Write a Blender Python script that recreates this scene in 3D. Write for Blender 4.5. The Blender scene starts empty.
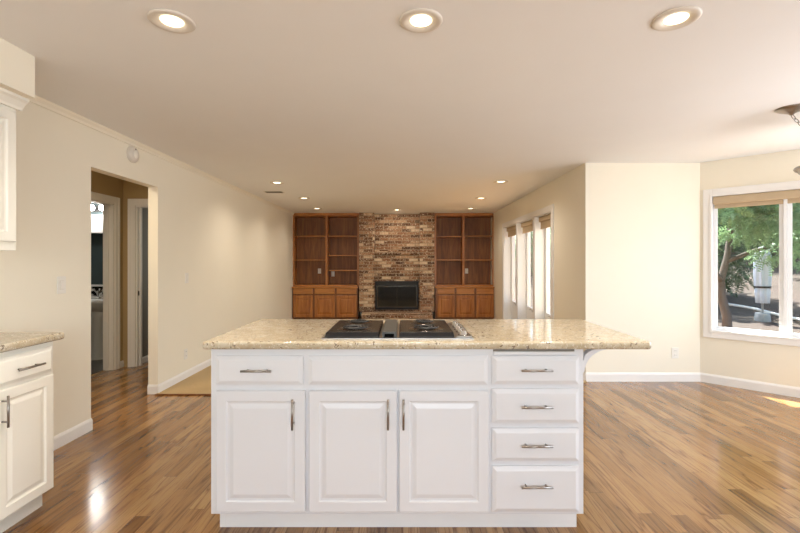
import bpy, bmesh, math, random
from mathutils import Vector, Matrix

random.seed(7)
S = bpy.context.scene
COL = S.collection
R = math.radians

# ------------------------------------------------------------------ camera
F, CX, CY, H = 430.0, 403.0, 262.5, 1.335      # focal length (px), principal point, eye height
def X(px, Y): return (px - CX) * Y / F
def Z(py, Y): return H - (py - CY) * Y / F

cam_d = bpy.data.cameras.new('camera')
cam = bpy.data.objects.new('camera', cam_d)
COL.objects.link(cam)
cam.location = (0, 0, H)
cam.rotation_euler = (R(90), 0, 0)
cam_d.sensor_width = 36
cam_d.lens = F / 800 * 36
cam_d.shift_x = (400 - CX) / 800
cam_d.shift_y = (CY - 266.5) / 800
cam_d.clip_start = 0.02
S.camera = cam

# ------------------------------------------------------------------ exposure, sky, sun, added fill lamps
S.view_settings.view_transform = 'Standard'
S.view_settings.look = 'None'
S.view_settings.gamma = 1
S.view_settings.use_curve_mapping = False
S.view_settings.exposure = 0.3

world = bpy.data.worlds.new('World'); S.world = world
world.use_nodes = True
wn = world.node_tree.nodes; wl = world.node_tree.links
sky = wn.new('ShaderNodeTexSky')
sky.sky_type = 'NISHITA'
sky.sun_disc = False
sky.sun_elevation = R(60)
sky.sun_rotation = R(0)
wn['Background'].inputs['Strength'].default_value = 0.42
wl.new(sky.outputs['Color'], wn['Background'].inputs['Color'])

def light(name, kind, loc, energy, color=(1, 1, 1), rot=None, parent=None, **kw):
    d = bpy.data.lights.new(name, kind)
    d.energy = energy; d.color = color
    for k, v in kw.items(): setattr(d, k, v)
    o = bpy.data.objects.new(name, d); COL.objects.link(o)
    o.location = loc
    if rot: o.rotation_euler = rot
    if parent: o.parent = parent
    return o

def aim(d):
    return Vector(d).to_track_quat('-Z', 'Y').to_euler()

light('sun', 'SUN', (0, 0, 20), 27.0, (1, .97, .92), aim((0.03, -0.46, -1)), angle=R(0.6))
# fill lamps added at unseen openings, right of and behind the camera
light('nook_fill', 'AREA', (4.28, 2.0, 1.30), 80, (.85, .92, 1), aim((-1, 0.0, 0.12)), shape='RECTANGLE', size=2.9, size_y=1.7)
light('kitchen_fill', 'AREA', (0.2, -2.55, 1.55), 74, (.90, .95, 1), aim((0, 1, 0.10)), shape='RECTANGLE', size=2.6, size_y=1.2)

light('hall_fill', 'AREA', (-3.05, 3.4, 2.415), 15, (1, .86, .64), (0, 0, 0), shape='DISK', size=.35)  # warm fill added to brighten the hallway, no fixture is modelled
light('dim_room_fill', 'AREA', (-2.75, 7.2, 1.5), 5, (1, .95, .86), aim((-1, -.3, 0)), shape='RECTANGLE', size=.9, size_y=1.1)  # fill added to lift the grey wall, no window is modelled
# ------------------------------------------------------------------ materials
def sr(r, g, b):
    f = lambda c: (c / 255 / 12.92) if c / 255 <= .04045 else ((c / 255 + .055) / 1.055) ** 2.4
    return (f(r), f(g), f(b), 1)

class NT:
    def __init__(self, name):
        self.m = bpy.data.materials.new(name); self.m.use_nodes = True
        self.t = self.m.node_tree; self.b = self.t.nodes['Principled BSDF']
    def n(self, typ, **kw):
        nd = self.t.nodes.new(typ)
        for k, v in kw.items():
            if k.startswith('i_'):
                nd.inputs[k[2:].replace('_', ' ')].default_value = v
            else: setattr(nd, k, v)
        return nd
    def l(self, a, b): self.t.links.new(a, b)
    def ramp(self, fac, stops):
        r = self.n('ShaderNodeValToRGB')
        e = r.color_ramp.elements
        while len(e) < len(stops): e.new(.5)
        for el, (p, c) in zip(e, stops): el.position = p; el.color = c
        self.l(fac, r.inputs['Fac']); return r.outputs['Color']
    def math(self, op, a, b=None):
        m = self.n('ShaderNodeMath', operation=op)
        for i, v in enumerate((a, b)):
            if v is None: continue
            if isinstance(v, (int, float)): m.inputs[i].default_value = v
            else: self.l(v, m.inputs[i])
        return m.outputs[0]
    def mix(self, fac, a, b, mode='MIX'):
        m = self.n('ShaderNodeMix', data_type='RGBA', blend_type=mode)
        for s, v in ((m.inputs[0], fac), (m.inputs[6], a), (m.inputs[7], b)):
            if isinstance(v, (int, float, tuple)): s.default_value = v
            else: self.l(v, s)
        return m.outputs[2]
    def coord(self, scale=(1, 1, 1), rot=(0, 0, 0)):
        c = self.n('ShaderNodeTexCoord'); m = self.n('ShaderNodeMapping')
        m.inputs['Scale'].default_value = scale; m.inputs['Rotation'].default_value = rot
        self.l(c.outputs['Object'], m.inputs['Vector']); return m.outputs[0]
    def noise(self, vec, scale, detail=3, rough=.5, dist=0):
        n = self.n('ShaderNodeTexNoise'); n.inputs['Scale'].default_value = scale
        n.inputs['Detail'].default_value = detail; n.inputs['Roughness'].default_value = rough
        n.inputs['Distortion'].default_value = dist
        self.l(vec, n.inputs['Vector']); return n.outputs['Fac']
    def bump(self, h, strength=.2, dist=.01):
        b = self.n('ShaderNodeBump'); b.inputs['Strength'].default_value = strength; b.inputs['Distance'].default_value = dist
        self.l(h, b.inputs['Height']); self.l(b.outputs[0], self.b.inputs['Normal'])
    def base(self, c):
        if isinstance(c, tuple): self.b.inputs['Base Color'].default_value = c
        else: self.l(c, self.b.inputs['Base Color'])
    def rough(self, v):
        if isinstance(v, (int, float)): self.b.inputs['Roughness'].default_value = v
        else: self.l(v, self.b.inputs['Roughness'])

M = {}
def paint(key, c, rough=.5, var=.03, bump=.05, bscale=180, metal=0, spec=.5):
    t = NT(key)
    v = t.coord()
    n = t.noise(v, 3, 3)
    dark = tuple(x * (1 - var) for x in c[:3]) + (1,)
    t.base(t.mix(n, dark, c)); t.rough(rough)
    t.b.inputs['Metallic'].default_value = metal
    t.b.inputs['Specular IOR Level'].default_value = spec
    if bump: t.bump(t.noise(v, bscale, 2), bump, .003)
    M[key] = t.m
    return t

paint('wall_paint', sr(245, 237, 218), .6)
paint('hall_paint', sr(184, 160, 118), .6)
paint('grey_room_paint', sr(134, 134, 126), .6)
paint('slate_mirror_tone', sr(74, 86, 88), .4)
paint('ceiling_paint', sr(243, 242, 240), .75, bump=.12, bscale=90)
paint('trim_white', sr(244, 241, 236), .35)
paint('cabinet_white', sr(222, 222, 224), .32, bump=.0)
paint('cream_cabinet', sr(244, 240, 228), .34, bump=.0)
paint('toe_white', sr(236, 235, 234), .4, bump=.0)
paint('steel', sr(176, 174, 170), .28, bump=0, metal=1)
paint('nickel', sr(158, 152, 145), .3, bump=0, metal=1)
paint('dark_steel', sr(110, 104, 98), .22, bump=0, metal=1)
paint('chrome', sr(220, 218, 214), .1, bump=0, metal=1)
paint('vent_grey', sr(66, 68, 66), .35, bump=0)
paint('black_gloss', sr(18, 18, 19), .26, bump=0)
paint('black_matte', sr(16, 15, 15), .5, bump=0)
paint('void_black', sr(8, 8, 8), .9, bump=0, spec=.1)
paint('iron', sr(30, 29, 28), .45, bump=.1)
paint('smoked', sr(22, 24, 24), .1, bump=0)
paint('fitting_grey', sr(224, 216, 204), .4, bump=0)
paint('plastic_white', sr(240, 236, 226), .4, bump=0)
paint('slot_grey', sr(120, 114, 104), .5, bump=0)
paint('shade_tan', sr(196, 174, 142), .8, bump=.3, bscale=400)
paint('porcelain', sr(222, 222, 220), .12, bump=0)
paint('bath_tile', sr(70, 70, 68), .3, bump=0)
paint('bark', sr(104, 94, 86), .9, var=.5, bump=.8, bscale=14)
paint('canvas_white', sr(206, 216, 230), .7, bump=.1)
paint('grey_plastic', sr(150, 152, 152), .5, bump=0)
paint('concrete', sr(206, 202, 196), .8, bump=.2, bscale=30)
paint('frost_glass', sr(206, 200, 188), .25, bump=0)
paint('vinyl_white', sr(240, 240, 240), .3, bump=0)
paint('pale_hose', sr(226, 222, 214), .6, bump=0)

def carpet():
    t = NT('carpet'); v = t.coord()
    n = t.noise(v, 260, 3, .7); n2 = t.noise(v, 2.2, 2)
    t.base(t.mix(n2, t.mix(n, sr(176, 148, 104), sr(206, 178, 132)), t.mix(n, sr(188, 160, 116), sr(212, 186, 142))))
    t.rough(.95); t.bump(n, .6, .01); M['carpet'] = t.m
carpet()

def hardwood():
    t = NT('hardwood')
    c = t.n('ShaderNodeTexCoord'); s = t.n('ShaderNodeSeparateXYZ'); t.l(c.outputs['Object'], s.inputs[0])
    W, L = .083, 1.15
    xr = t.math('DIVIDE', s.outputs[0], W); row = t.math('FLOOR', xr)
    w1 = t.n('ShaderNodeTexWhiteNoise', noise_dimensions='1D'); t.l(row, w1.inputs['W'])
    yo = t.math('ADD', t.math('DIVIDE', s.outputs[1], L), t.math('MULTIPLY', w1.outputs['Value'], 7.3))
    colm = t.math('FLOOR', yo)
    cv = t.n('ShaderNodeCombineXYZ'); t.l(row, cv.inputs[0]); t.l(colm, cv.inputs[1])
    w2 = t.n('ShaderNodeTexWhiteNoise', noise_dimensions='3D'); t.l(cv.outputs[0], w2.inputs['Vector'])
    rnd = w2.outputs['Value']
    # grain coordinate: shifted for each plank, stretched along the plank
    gx = t.math('ADD', s.outputs[0], t.math('MULTIPLY', rnd, 31.0))
    gv = t.n('ShaderNodeCombineXYZ'); t.l(t.math('MULTIPLY', gx, 11.0), gv.inputs[0]); t.l(t.math('MULTIPLY', s.outputs[1], .9), gv.inputs[1])
    t.l(t.math('MULTIPLY', rnd, 9), gv.inputs[2])
    g1 = t.noise(gv.outputs[0], 1.0, 2, .5, .3)
    rings = t.math('PINGPONG', t.math('MULTIPLY', g1, 10.0), 1.0)
    fv = t.n('ShaderNodeCombineXYZ'); t.l(t.math('MULTIPLY', gx, 150.0), fv.inputs[0]); t.l(t.math('MULTIPLY', s.outputs[1], 4.5), fv.inputs[1])
    fine = t.noise(fv.outputs[0], 1.0, 4, .6)
    plank = t.ramp(rnd, [(0, sr(130, 90, 48)), (.3, sr(150, 108, 60)), (.65, sr(166, 124, 76)), (1, sr(180, 140, 90))])
    dark = t.mix(1.0, plank, sr(160, 130, 102), 'MULTIPLY')
    col = t.mix(t.ramp(rings, [(.0, (0, 0, 0, 1)), (.55, (.06, .06, .06, 1)), (.85, (.3, .3, .3, 1)), (1, (.85, .85, .85, 1))]), plank, dark)
    col = t.mix(t.ramp(fine, [(.34, (.6, .6, .6, 1)), (.5, (0, 0, 0, 1))]), col, dark)
    fx = t.math('FRACT', xr); fy = t.math('FRACT', yo)
    ex = t.math('LESS_THAN', fx, .022)
    ey = t.math('LESS_THAN', fy, .0022)
    gap = t.math('MAXIMUM', ex, ey)
    col = t.mix(t.math('MULTIPLY', gap, .7), col, sr(70, 40, 18))
    t.base(col)
    t.rough(t.math('ADD', t.math('MULTIPLY', fine, .10), .15))
    t.b.inputs['Coat Weight'].default_value = .3
    t.b.inputs['Coat Roughness'].default_value = .13
    t.bump(t.math('SUBTRACT', t.math('MULTIPLY', fine, .25), gap), .10, .002)
    M['hardwood'] = t.m
hardwood()

def wood(key, c0, c1, c2, rough=.3, vert=True):
    t = NT(key)
    v = t.coord((9, 9, .9) if vert else (.9, 9, 9))
    g = t.noise(v, 2.2, 3, .55, .6)
    fine = t.noise(t.coord((70, 70, 3) if vert else (3, 70, 70)), 1.5, 4, .6)
    col = t.ramp(g, [(.25, c0), (.5, c1), (.75, c2)])
    col = t.mix(t.ramp(fine, [(.3, (.5, .5, .5, 1)), (.6, (0, 0, 0, 1))]), col, c0)
    t.base(col); t.rough(rough); t.bump(fine, .05, .002)
    M[key] = t.m
wood('oak_vert', sr(134, 80, 34), sr(166, 104, 46), sr(184, 122, 58))
wood('oak_horiz', sr(150, 92, 40), sr(184, 120, 56), sr(200, 138, 70), vert=False)
wood('oak_panel', sr(136, 80, 32), sr(170, 106, 46), sr(190, 126, 60), .35)
wood('oak_recess_shade', sr(104, 62, 26), sr(134, 82, 36), sr(160, 106, 50), .5)  # darker oak, the shade of the recesses is put into the colour
wood('oak_frame', sr(96, 56, 26), sr(124, 76, 36), sr(144, 92, 48), .3)

def granite():
    t = NT('granite'); v = t.coord()
    a = t.noise(v, 9, 5, .6, 1.2); b = t.noise(v, 38, 4, .65); c = t.noise(v, 95, 3, .6); d = t.noise(v, 60, 2, .6, .5)
    col = t.ramp(a, [(.3, sr(176, 162, 136)), (.5, sr(190, 179, 155)), (.7, sr(206, 197, 178))])
    col = t.mix(t.ramp(b, [(.42, (0, 0, 0, 1)), (.62, (.7, .7, .7, 1))]), col, sr(178, 158, 128))
    col = t.mix(t.ramp(c, [(.58, (0, 0, 0, 1)), (.66, (.8, .8, .8, 1))]), col, sr(224, 216, 200))
    m = t.math('MULTIPLY', t.math('GREATER_THAN', d, .625), t.math('GREATER_THAN', a, .44))
    col = t.mix(t.math('MULTIPLY', m, .75), col, sr(92, 70, 58))
    t.base(col); t.rough(.08); M['granite'] = t.m
granite()

def brick():
    t = NT('brick')
    c = t.n('ShaderNodeTexCoord'); s = t.n('ShaderNodeSeparateXYZ'); t.l(c.outputs['Object'], s.inputs[0])
    geo = t.n('ShaderNodeNewGeometry'); sn = t.n('ShaderNodeSeparateXYZ'); t.l(geo.outputs['Normal'], sn.inputs[0])
    up = t.math('GREATER_THAN', t.math('ABSOLUTE', sn.outputs[2]), .7)
    vz = t.math('ADD', s.outputs[2], t.math('MULTIPLY', up, s.outputs[1]))
    cv = t.n('ShaderNodeCombineXYZ')
    t.l(t.math('ADD', s.outputs[0], t.math('MULTIPLY', s.outputs[1], t.math('SUBTRACT', 1, up))), cv.inputs[0]); t.l(vz, cv.inputs[1])
    bt = t.n('ShaderNodeTexBrick'); t.l(cv.outputs[0], bt.inputs['Vector'])
    bt.inputs['Scale'].default_value = 1
    bt.inputs['Brick Width'].default_value = .205; bt.inputs['Row Height'].default_value = .068
    bt.inputs['Mortar Size'].default_value = .007; bt.inputs['Mortar Smooth'].default_value = .15
    bt.inputs['Color1'].default_value = (0, 0, 0, 1); bt.inputs['Color2'].default_value = (1, 1, 1, 1)
    bt.inputs['Mortar'].default_value = (.5, .5, .5, 1)
    v = t.coord()
    n = t.noise(v, 22, 4, .7); n2 = t.noise(v, 30, 3, .7)
    f = t.math('ADD', t.math('MULTIPLY', bt.outputs['Color'], .8), t.math('MULTIPLY', n, .4))
    col = t.ramp(f, [(.15, sr(84, 57, 41)), (.4, sr(112, 76, 52)), (.6, sr(140, 98, 68)), (.8, sr(170, 130, 96)), (1.0, sr(214, 190, 158))])
    col = t.mix(t.ramp(n2, [(.55, (0, 0, 0, 1)), (.63, (.9, .9, .9, 1))]), col, sr(220, 204, 180))
    col = t.mix(bt.outputs['Fac'], col, sr(160, 140, 114))
    t.base(col); t.rough(.85)
    t.bump(t.math('SUBTRACT', t.math('MULTIPLY', n, .35), bt.outputs['Fac']), .8, .012)
    M['brick'] = t.m
brick()

def glass():
    t = NT('window_glass'); nt = t.t
    nt.nodes.remove(t.b)
    out = nt.nodes['Material Output']
    tr = nt.nodes.new('ShaderNodeBsdfTransparent'); tr.inputs[0].default_value = (.96, .98, .97, 1)
    gl = nt.nodes.new('ShaderNodeBsdfGlossy'); gl.inputs['Roughness'].default_value = .0
    fc = nt.nodes.new('ShaderNodeLayerWeight'); fc.inputs['Blend'].default_value = .5
    pw = nt.nodes.new('ShaderNodeMath'); pw.operation = 'POWER'; pw.inputs[1].default_value = 5
    lw = nt.nodes.new('ShaderNodeMath'); lw.operation = 'MULTIPLY_ADD'; lw.inputs[1].default_value = .6; lw.inputs[2].default_value = .03
    nt.links.new(fc.outputs['Facing'], pw.inputs[0]); nt.links.new(pw.outputs[0], lw.inputs[0])
    mx = nt.nodes.new('ShaderNodeMixShader')
    nt.links.new(lw.outputs[0], mx.inputs[0]); nt.links.new(tr.outputs[0], mx.inputs[1]); nt.links.new(gl.outputs[0], mx.inputs[2])
    nt.links.new(mx.outputs[0], out.inputs[0]); M['window_glass'] = t.m
glass()

def emit(key, c, strength):
    t = NT(key); t.base(c); t.b.inputs['Emission Color'].default_value = c; t.b.inputs['Emission Strength'].default_value = strength
    M[key] = t.m
emit('lamp_lens', (1, .86, .62, 1), 2.6)
emit('vanity_bulb', (1, .97, .95, 1), 9)

def mosaic():
    t = NT('mosaic'); v = t.coord((1, 1, 1))
    vo = t.n('ShaderNodeTexVoronoi'); vo.inputs['Scale'].default_value = 26; t.l(v, vo.inputs['Vector'])
    s = t.n('ShaderNodeSeparateColor'); t.l(vo.outputs['Color'], s.inputs[0])
    t.base(t.ramp(s.outputs[0], [(.2, sr(30, 30, 30)), (.45, sr(90, 80, 66)), (.6, sr(200, 196, 190)), (.9, sr(236, 234, 230))])); t.rough(.2)
    M['mosaic'] = t.m
mosaic()

def foliage(key, a, b):
    t = NT(key); v = t.coord(); n = t.noise(v, 1.7, 4, .6)
    g = t.n('ShaderNodeNewGeometry')
    f = t.math('ADD', t.math('MULTIPLY', g.outputs['Random Per Island'], .6), t.math('MULTIPLY', n, .4))
    t.base(t.mix(f, a, b)); t.rough(.6)
    tl = t.n('ShaderNodeBsdfTranslucent'); tl.inputs[0].default_value = b
    mx = t.n('ShaderNodeMixShader'); mx.inputs[0].default_value = .3
    out = t.t.nodes['Material Output']
    t.l(t.b.outputs[0], mx.inputs[1]); t.l(tl.outputs[0], mx.inputs[2]); t.l(mx.outputs[0], out.inputs[0])
    M[key] = t.m
foliage('green_bright', sr(56, 94, 54), sr(140, 174, 122))
foliage('green_dark', sr(34, 60, 36), sr(82, 114, 74))

def dirt():
    t = NT('dirt'); v = t.coord(); n = t.noise(v, 1.2, 4); n2 = t.noise(v, 22, 5, .7)
    col = t.mix(n2, sr(46, 37, 32), sr(84, 69, 61))
    t.base(t.mix(t.ramp(n, [(.4, (0, 0, 0, 1)), (.65, (.6, .6, .6, 1))]), col, sr(64, 58, 48))); t.rough(.95); t.bump(n2, .8, .05)
    M['dirt'] = t.m
dirt()

# ------------------------------------------------------------------ mesh helpers
class MB:
    def __init__(self): self.bm = bmesh.new()
    def box(self, x0, x1, y0, y1, z0, z1, bev=0, seg=2):
        b = bmesh.new()
        bmesh.ops.create_cube(b, size=1)
        for v in b.verts:
            v.co = Vector((x0 if v.co.x < 0 else x1, y0 if v.co.y < 0 else y1, z0 if v.co.z < 0 else z1))
        if bev: bmesh.ops.bevel(b, geom=b.edges[:], offset=bev, segments=seg, affect='EDGES', profile=.5)
        self.add(b); return self
    def add(self, b, mat=None):
        if mat is not None: b.transform(mat)
        me = bpy.data.meshes.new('tmp'); b.to_mesh(me); b.free()
        self.bm.from_mesh(me); bpy.data.meshes.remove(me); return self
    def prism(self, pts, z0, z1, bev=0):
        """outline in x,y extruded in z"""
        b = bmesh.new()
        lo = [b.verts.new((x, y, z0)) for x, y in pts]; hi = [b.verts.new((x, y, z1)) for x, y in pts]
        b.faces.new(lo[::-1]); b.faces.new(hi)
        n = len(pts)
        for i in range(n): b.faces.new((lo[i], lo[(i + 1) % n], hi[(i + 1) % n], hi[i]))
        bmesh.ops.recalc_face_normals(b, faces=b.faces[:])
        if bev: bmesh.ops.bevel(b, geom=b.edges[:], offset=bev, segments=2, affect='EDGES', profile=.5)
        self.add(b); return self
    def prof(self, pts, axis, a0, a1):
        """outline swept straight along an axis: 'x' -> pts are (y,z); 'y' -> pts are (x,z)"""
        b = bmesh.new()
        mk = (lambda p, a: (a, p[0], p[1])) if axis == 'x' else (lambda p, a: (p[0], a, p[1]))
        lo = [b.verts.new(mk(p, a0)) for p in pts]; hi = [b.verts.new(mk(p, a1)) for p in pts]
        b.faces.new(lo[::-1]); b.faces.new(hi); n = len(pts)
        for i in range(n): b.faces.new((lo[i], lo[(i + 1) % n], hi[(i + 1) % n], hi[i]))
        bmesh.ops.recalc_face_normals(b, faces=b.faces[:])
        self.add(b); return self
    def lathe(self, prof, c=(0, 0, 0), seg=32, mat=None):
        b = bmesh.new(); rings = []
        for r, z in prof:
            if r < 1e-6: rings.append([b.verts.new((0, 0, z))])
            else: rings.append([b.verts.new((r * math.cos(2 * math.pi * k / seg), r * math.sin(2 * math.pi * k / seg), z)) for k in range(seg)])
        for a, d in zip(rings, rings[1:]):
            for k in range(seg):
                k2 = (k + 1) % seg
                if len(a) == 1 and len(d) == 1: continue
                if len(a) == 1: b.faces.new((a[0], d[k], d[k2]))
                elif len(d) == 1: b.faces.new((a[k], d[0], a[k2]))
                else: b.faces.new((a[k], d[k], d[k2], a[k2]))
        bmesh.ops.recalc_face_normals(b, faces=b.faces[:])
        for f in b.faces: f.smooth = True
        m = Matrix.Translation(c)
        if mat is not None: m = m @ mat
        self.add(b, m); return self
    def tube(self, pts, r, seg=10, closed=False):
        pts = [Vector(p) for p in pts]; n = len(pts)
        rr = r if isinstance(r, (list, tuple)) else [r] * n
        b = bmesh.new(); rings = []; prev = None
        for i, p in enumerate(pts):
            if closed: d = pts[(i + 1) % n] - pts[i - 1]
            else: d = pts[min(i + 1, n - 1)] - pts[max(i - 1, 0)]
            d.normalize()
            if prev is None:
                u = d.orthogonal().normalized()
            else:
                u = (prev - d * prev.dot(d)).normalized()
            prev = u; w = d.cross(u)
            rings.append([b.verts.new(p + (u * math.cos(2 * math.pi * k / seg) + w * math.sin(2 * math.pi * k / seg)) * rr[i]) for k in range(seg)])
        pairs = list(zip(rings, rings[1:])) + ([(rings[-1], rings[0])] if closed else [])
        for a, d in pairs:
            for k in range(seg): b.faces.new((a[k], a[(k + 1) % seg], d[(k + 1) % seg], d[k]))
        if not closed: b.faces.new(rings[0][::-1]); b.faces.new(rings[-1])
        bmesh.ops.recalc_face_normals(b, faces=b.faces[:])
        for f in b.faces: f.smooth = True
        self.add(b); return self
    def panel(self, w, h, t, prof, cx=0, cz=0, y=0):
        """a slab facing -Y centred on (cx, cz), its front at y; prof = nested rectangles (inset, depth behind the front)"""
        b = bmesh.new(); rings = []
        for ins, dep in [(0, t)] + prof:
            a, c = w / 2 - ins, h / 2 - ins
            rings.append([b.verts.new((cx + sx * a, y + dep, cz + sz * c)) for sx, sz in ((-1, -1), (1, -1), (1, 1), (-1, 1))])
        for p, q in zip(rings, rings[1:]):
            for k in range(4): b.faces.new((p[k], p[(k + 1) % 4], q[(k + 1) % 4], q[k]))
        b.faces.new(rings[-1]); b.faces.new(rings[0][::-1])
        bmesh.ops.recalc_face_normals(b, faces=b.faces[:])
        self.add(b); return self
    def build(self, name, mat, parent=None, loc=None):
        me = bpy.data.meshes.new(name); self.bm.to_mesh(me); self.bm.free()
        me.materials.append(M[mat])
        o = bpy.data.objects.new(name, me); COL.objects.link(o)
        if parent: o.parent = parent
        if loc: o.location = loc
        return o

def tag(o, label=None, cat=None, group=None, kind=None):
    if label: o['label'] = label
    if cat: o['category'] = cat
    if group: o['group'] = group
    if kind: o['kind'] = kind
    return o
def thing(name, label, cat, loc=(0, 0, 0), rz=0, group=None, kind=None):
    o = bpy.data.objects.new(name, None); COL.objects.link(o)
    o.empty_display_size = .1
    o.location = loc; o.rotation_euler = (0, 0, rz)
    return tag(o, label, cat, group, kind)
def struct(o, label=None, cat=None): return tag(o, label, cat, None, 'structure')
def copy_tree(o, parent=None):
    c = o.copy(); COL.objects.link(c); c.parent = parent
    for ch in [x for x in o.children]: copy_tree(ch, c)
    return c

# ------------------------------------------------------------------ the setting
XL, XR, ZC = -2.49, 2.05, 2.455          # left wall, right wall of the far room, ceiling
YN, YB = 4.83, 10.12                    # nook's return wall, back wall
XN = X(700, YN)                         # corner where the slanted window wall begins
D45 = math.sqrt(.5)
SEG = 1.50                              # length of the slanted wall
XE, YE = XN + SEG * D45, YN - SEG * D45
YK = -2.7                               # kitchen wall behind the camera
TH = .10

struct(MB().box(-6, 6, YK - .2, 10.3, -.12, 0).build('floor', 'hardwood'), 'glossy oak plank floor running away from the camera', 'floor')
struct(MB().prism([(XL, 4.33), (1.45, 4.33), (XR, 4.80), (XR, YB), (XL, YB)], 0.001, .012).build('floor_carpet', 'carpet'), 'tan carpet beyond the wood floor', 'carpet')
struct(MB().prism([(-6, YK - .2), (5.4, YK - .2), (5.4, 3.9), (XN + .25, 5.1), (XR + .2, 5.1), (XR + .2, 10.3), (-6, 10.3)], ZC, ZC + .15).build('ceiling', 'ceiling_paint'), 'smooth off-white ceiling', 'ceiling')

DY0, DY1, DZ = 2.49 * F / (CX - 91), 2.49 * F / (CX - 158), 2.10     # doorway in the left wall
w = MB()
w.box(XL - TH, XL, YK, DY0, 0, ZC); w.box(XL - TH, XL, DY1, YB, 0, ZC); w.box(XL - TH, XL, DY0, DY1, DZ, ZC)
struct(w.build('wall_left', 'wall_paint'), 'long cream wall with the hallway opening', 'wall')
struct(MB().box(-2.7, 2.4, YB, YB + .15, 0, ZC).build('wall_back', 'wall_paint'), 'far wall behind the bookcases and fireplace', 'wall')

# right wall of the far room with three deep windows
WY0, WY1, WZ0, WZ1 = 5.92, 8.72, .10, 2.045
posts = [6.70, 7.70]
RT = .22
w = MB()
w.box(XR, XR + RT, YN, WY0, 0, ZC); w.box(XR, XR + RT, WY1, YB, 0, ZC)
w.box(XR, XR + RT, WY0, WY1, 0, WZ0); w.box(XR, XR + RT, WY0, WY1, WZ1, ZC)
struct(w.build('wall_right', 'wall_paint'), 'tan wall with three tall windows in the far room', 'wall')
struct(MB().box(XR + RT, XN + .2, YN, YN + .15, 0, ZC).box(XR + .0005, XR + RT, YN - .0005, YN, 0, ZC).build('wall_nook', 'wall_paint'), 'pale cream wall facing the kitchen, between the two window walls', 'wall')

# slanted wall: local x along the wall (away from the corner), local -y faces the room
bay = thing('wall_bay', 'slanted cream wall holding the garden window', 'wall', (XN, YN, 0), R(-45), kind='structure')
BX0, BX1, BZ0, BZ1 = .10, 1.34, .575, 2.075
w = MB(); w.box(0, BX0, 0, .16, 0, ZC); w.box(BX1, SEG + .1, 0, .16, 0, ZC); w.box(BX0, BX1, 0, .16, 0, BZ0); w.box(BX0, BX1, 0, .16, BZ1, ZC)
w.build('wall_surface', 'wall_paint', bay)
w = MB(); EY0, EY1 = .5, 3.5
w.box(XE, XE + .16, YK, EY0, 0, ZC); w.box(XE, XE + .16, EY1, YE + .05, 0, ZC); w.box(XE, XE + .16, EY0, EY1, 0, .4); w.box(XE, XE + .16, EY0, EY1, 2.15, ZC)
struct(w.build('wall_east', 'wall_paint'), 'nook wall beside the camera', 'wall')
w = MB()
w.box(-2.6, -1.2, YK - .15, YK, 0, ZC); w.box(1.6, XE + .16, YK - .15, YK, 0, ZC); w.box(-1.2, 1.6, YK - .15, YK, 0, .95); w.box(-1.2, 1.6, YK - .15, YK, 2.15, ZC)
struct(w.build('wall_kitchen', 'wall_paint'), 'kitchen wall behind the camera', 'wall')

# hallway, bathroom and dim room beyond the doorway
XA, YBh = -3.59, 5.51
AY0, AY1, AZ = 4.52, 5.345, 2.065
w = MB(); AT = .127
w.box(XA - AT, XA, 2.4, AY0, 0, ZC); w.box(XA - AT, XA, AY1, YBh + .11, 0, ZC); w.box(XA - AT, XA, AY0, AY1, AZ, ZC)
struct(w.build('wall_hall_left', 'hall_paint'), 'tan hallway wall with the bathroom doorway', 'wall')
BX_0, BX_1 = -3.425, -2.70
w = MB(); w.box(XA, BX_0, YBh, YBh + .11, 0, ZC); w.box(BX_1, XL - TH, YBh, YBh + .11, 0, ZC); w.box(BX_0, BX_1, YBh, YBh + .11, AZ, ZC)
struct(w.build('wall_hall_end', 'hall_paint'), 'tan hallway end wall with the dim room doorway', 'wall')
struct(MB().box(XA - AT, XL - TH, 2.3, 2.4, 0, ZC).build('wall_hall_near', 'hall_paint'))
w = MB(); w.box(-3.56, -3.46, YBh + .11, 8.0, 0, ZC); w.box(-3.46, XL - TH, 7.9, 8.0, 0, ZC)
struct(w.build('wall_dim_room', 'grey_room_paint'), 'grey green wall of the dim room past the hallway', 'wall')
BB = 6.25
w = MB(); w.box(-5.5, XA - AT, BB, BB + .1, 0, ZC); w.box(-5.5, -5.4, 3.9, BB, 0, ZC); w.box(-5.5, XA - AT, 3.9, 4.0, 0, ZC)
struct(w.build('wall_bathroom', 'slate_mirror_tone'), 'bathroom wall in slate grey standing in for a dark mirror', 'wall')  # slate tone stands in for the dark mirror over the sink
struct(MB().box(-5.4, XA - AT - .001, 4.0, BB, 0.0, .006).build('floor_bathroom', 'bath_tile'), 'dark bathroom floor', 'floor')

# baseboards
def bprof(h=.095, t=.014): return [(0, 0), (t, 0), (t, h - .02), (t * .55, h - .006), (t * .3, h), (0, h)]
def base_y(name, x, y0, y1, s):
    return struct(MB().prof([(x + s * a, z) for a, z in bprof()], 'y', y0, y1).build(name, 'trim_white'), None, None)
def base_x(name, y, x0, x1, s=-1):
    return struct(MB().prof([(y + s * a, z) for a, z in bprof()], 'x', x0, x1).build(name, 'trim_white'), None, None)
t_ = .014
w = MB()
w.prof([(XL + a, z) for a, z in bprof()], 'y', 2.40, DY0 + .0)
struct(w.build('baseboard_left', 'trim_white'), 'white baseboard below the light switch, near the counter', 'baseboard')
w = MB()
w.prof([(XL + a, z) for a, z in bprof()], 'y', DY1 - t_, 9.63)
w.prof([(DY1 - a, z) for a, z in bprof()], 'x', XL - TH, XL)
struct(w.build('baseboard_left_far', 'trim_white'), 'white baseboard from the doorway to the bookcase', 'baseboard')
struct(MB().prof([(YN - a, z) for a, z in bprof(.10)], 'x', XR, XN).build('baseboard_nook', 'trim_white'), 'white baseboard under the outlet on the pale wall', 'baseboard')
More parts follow.
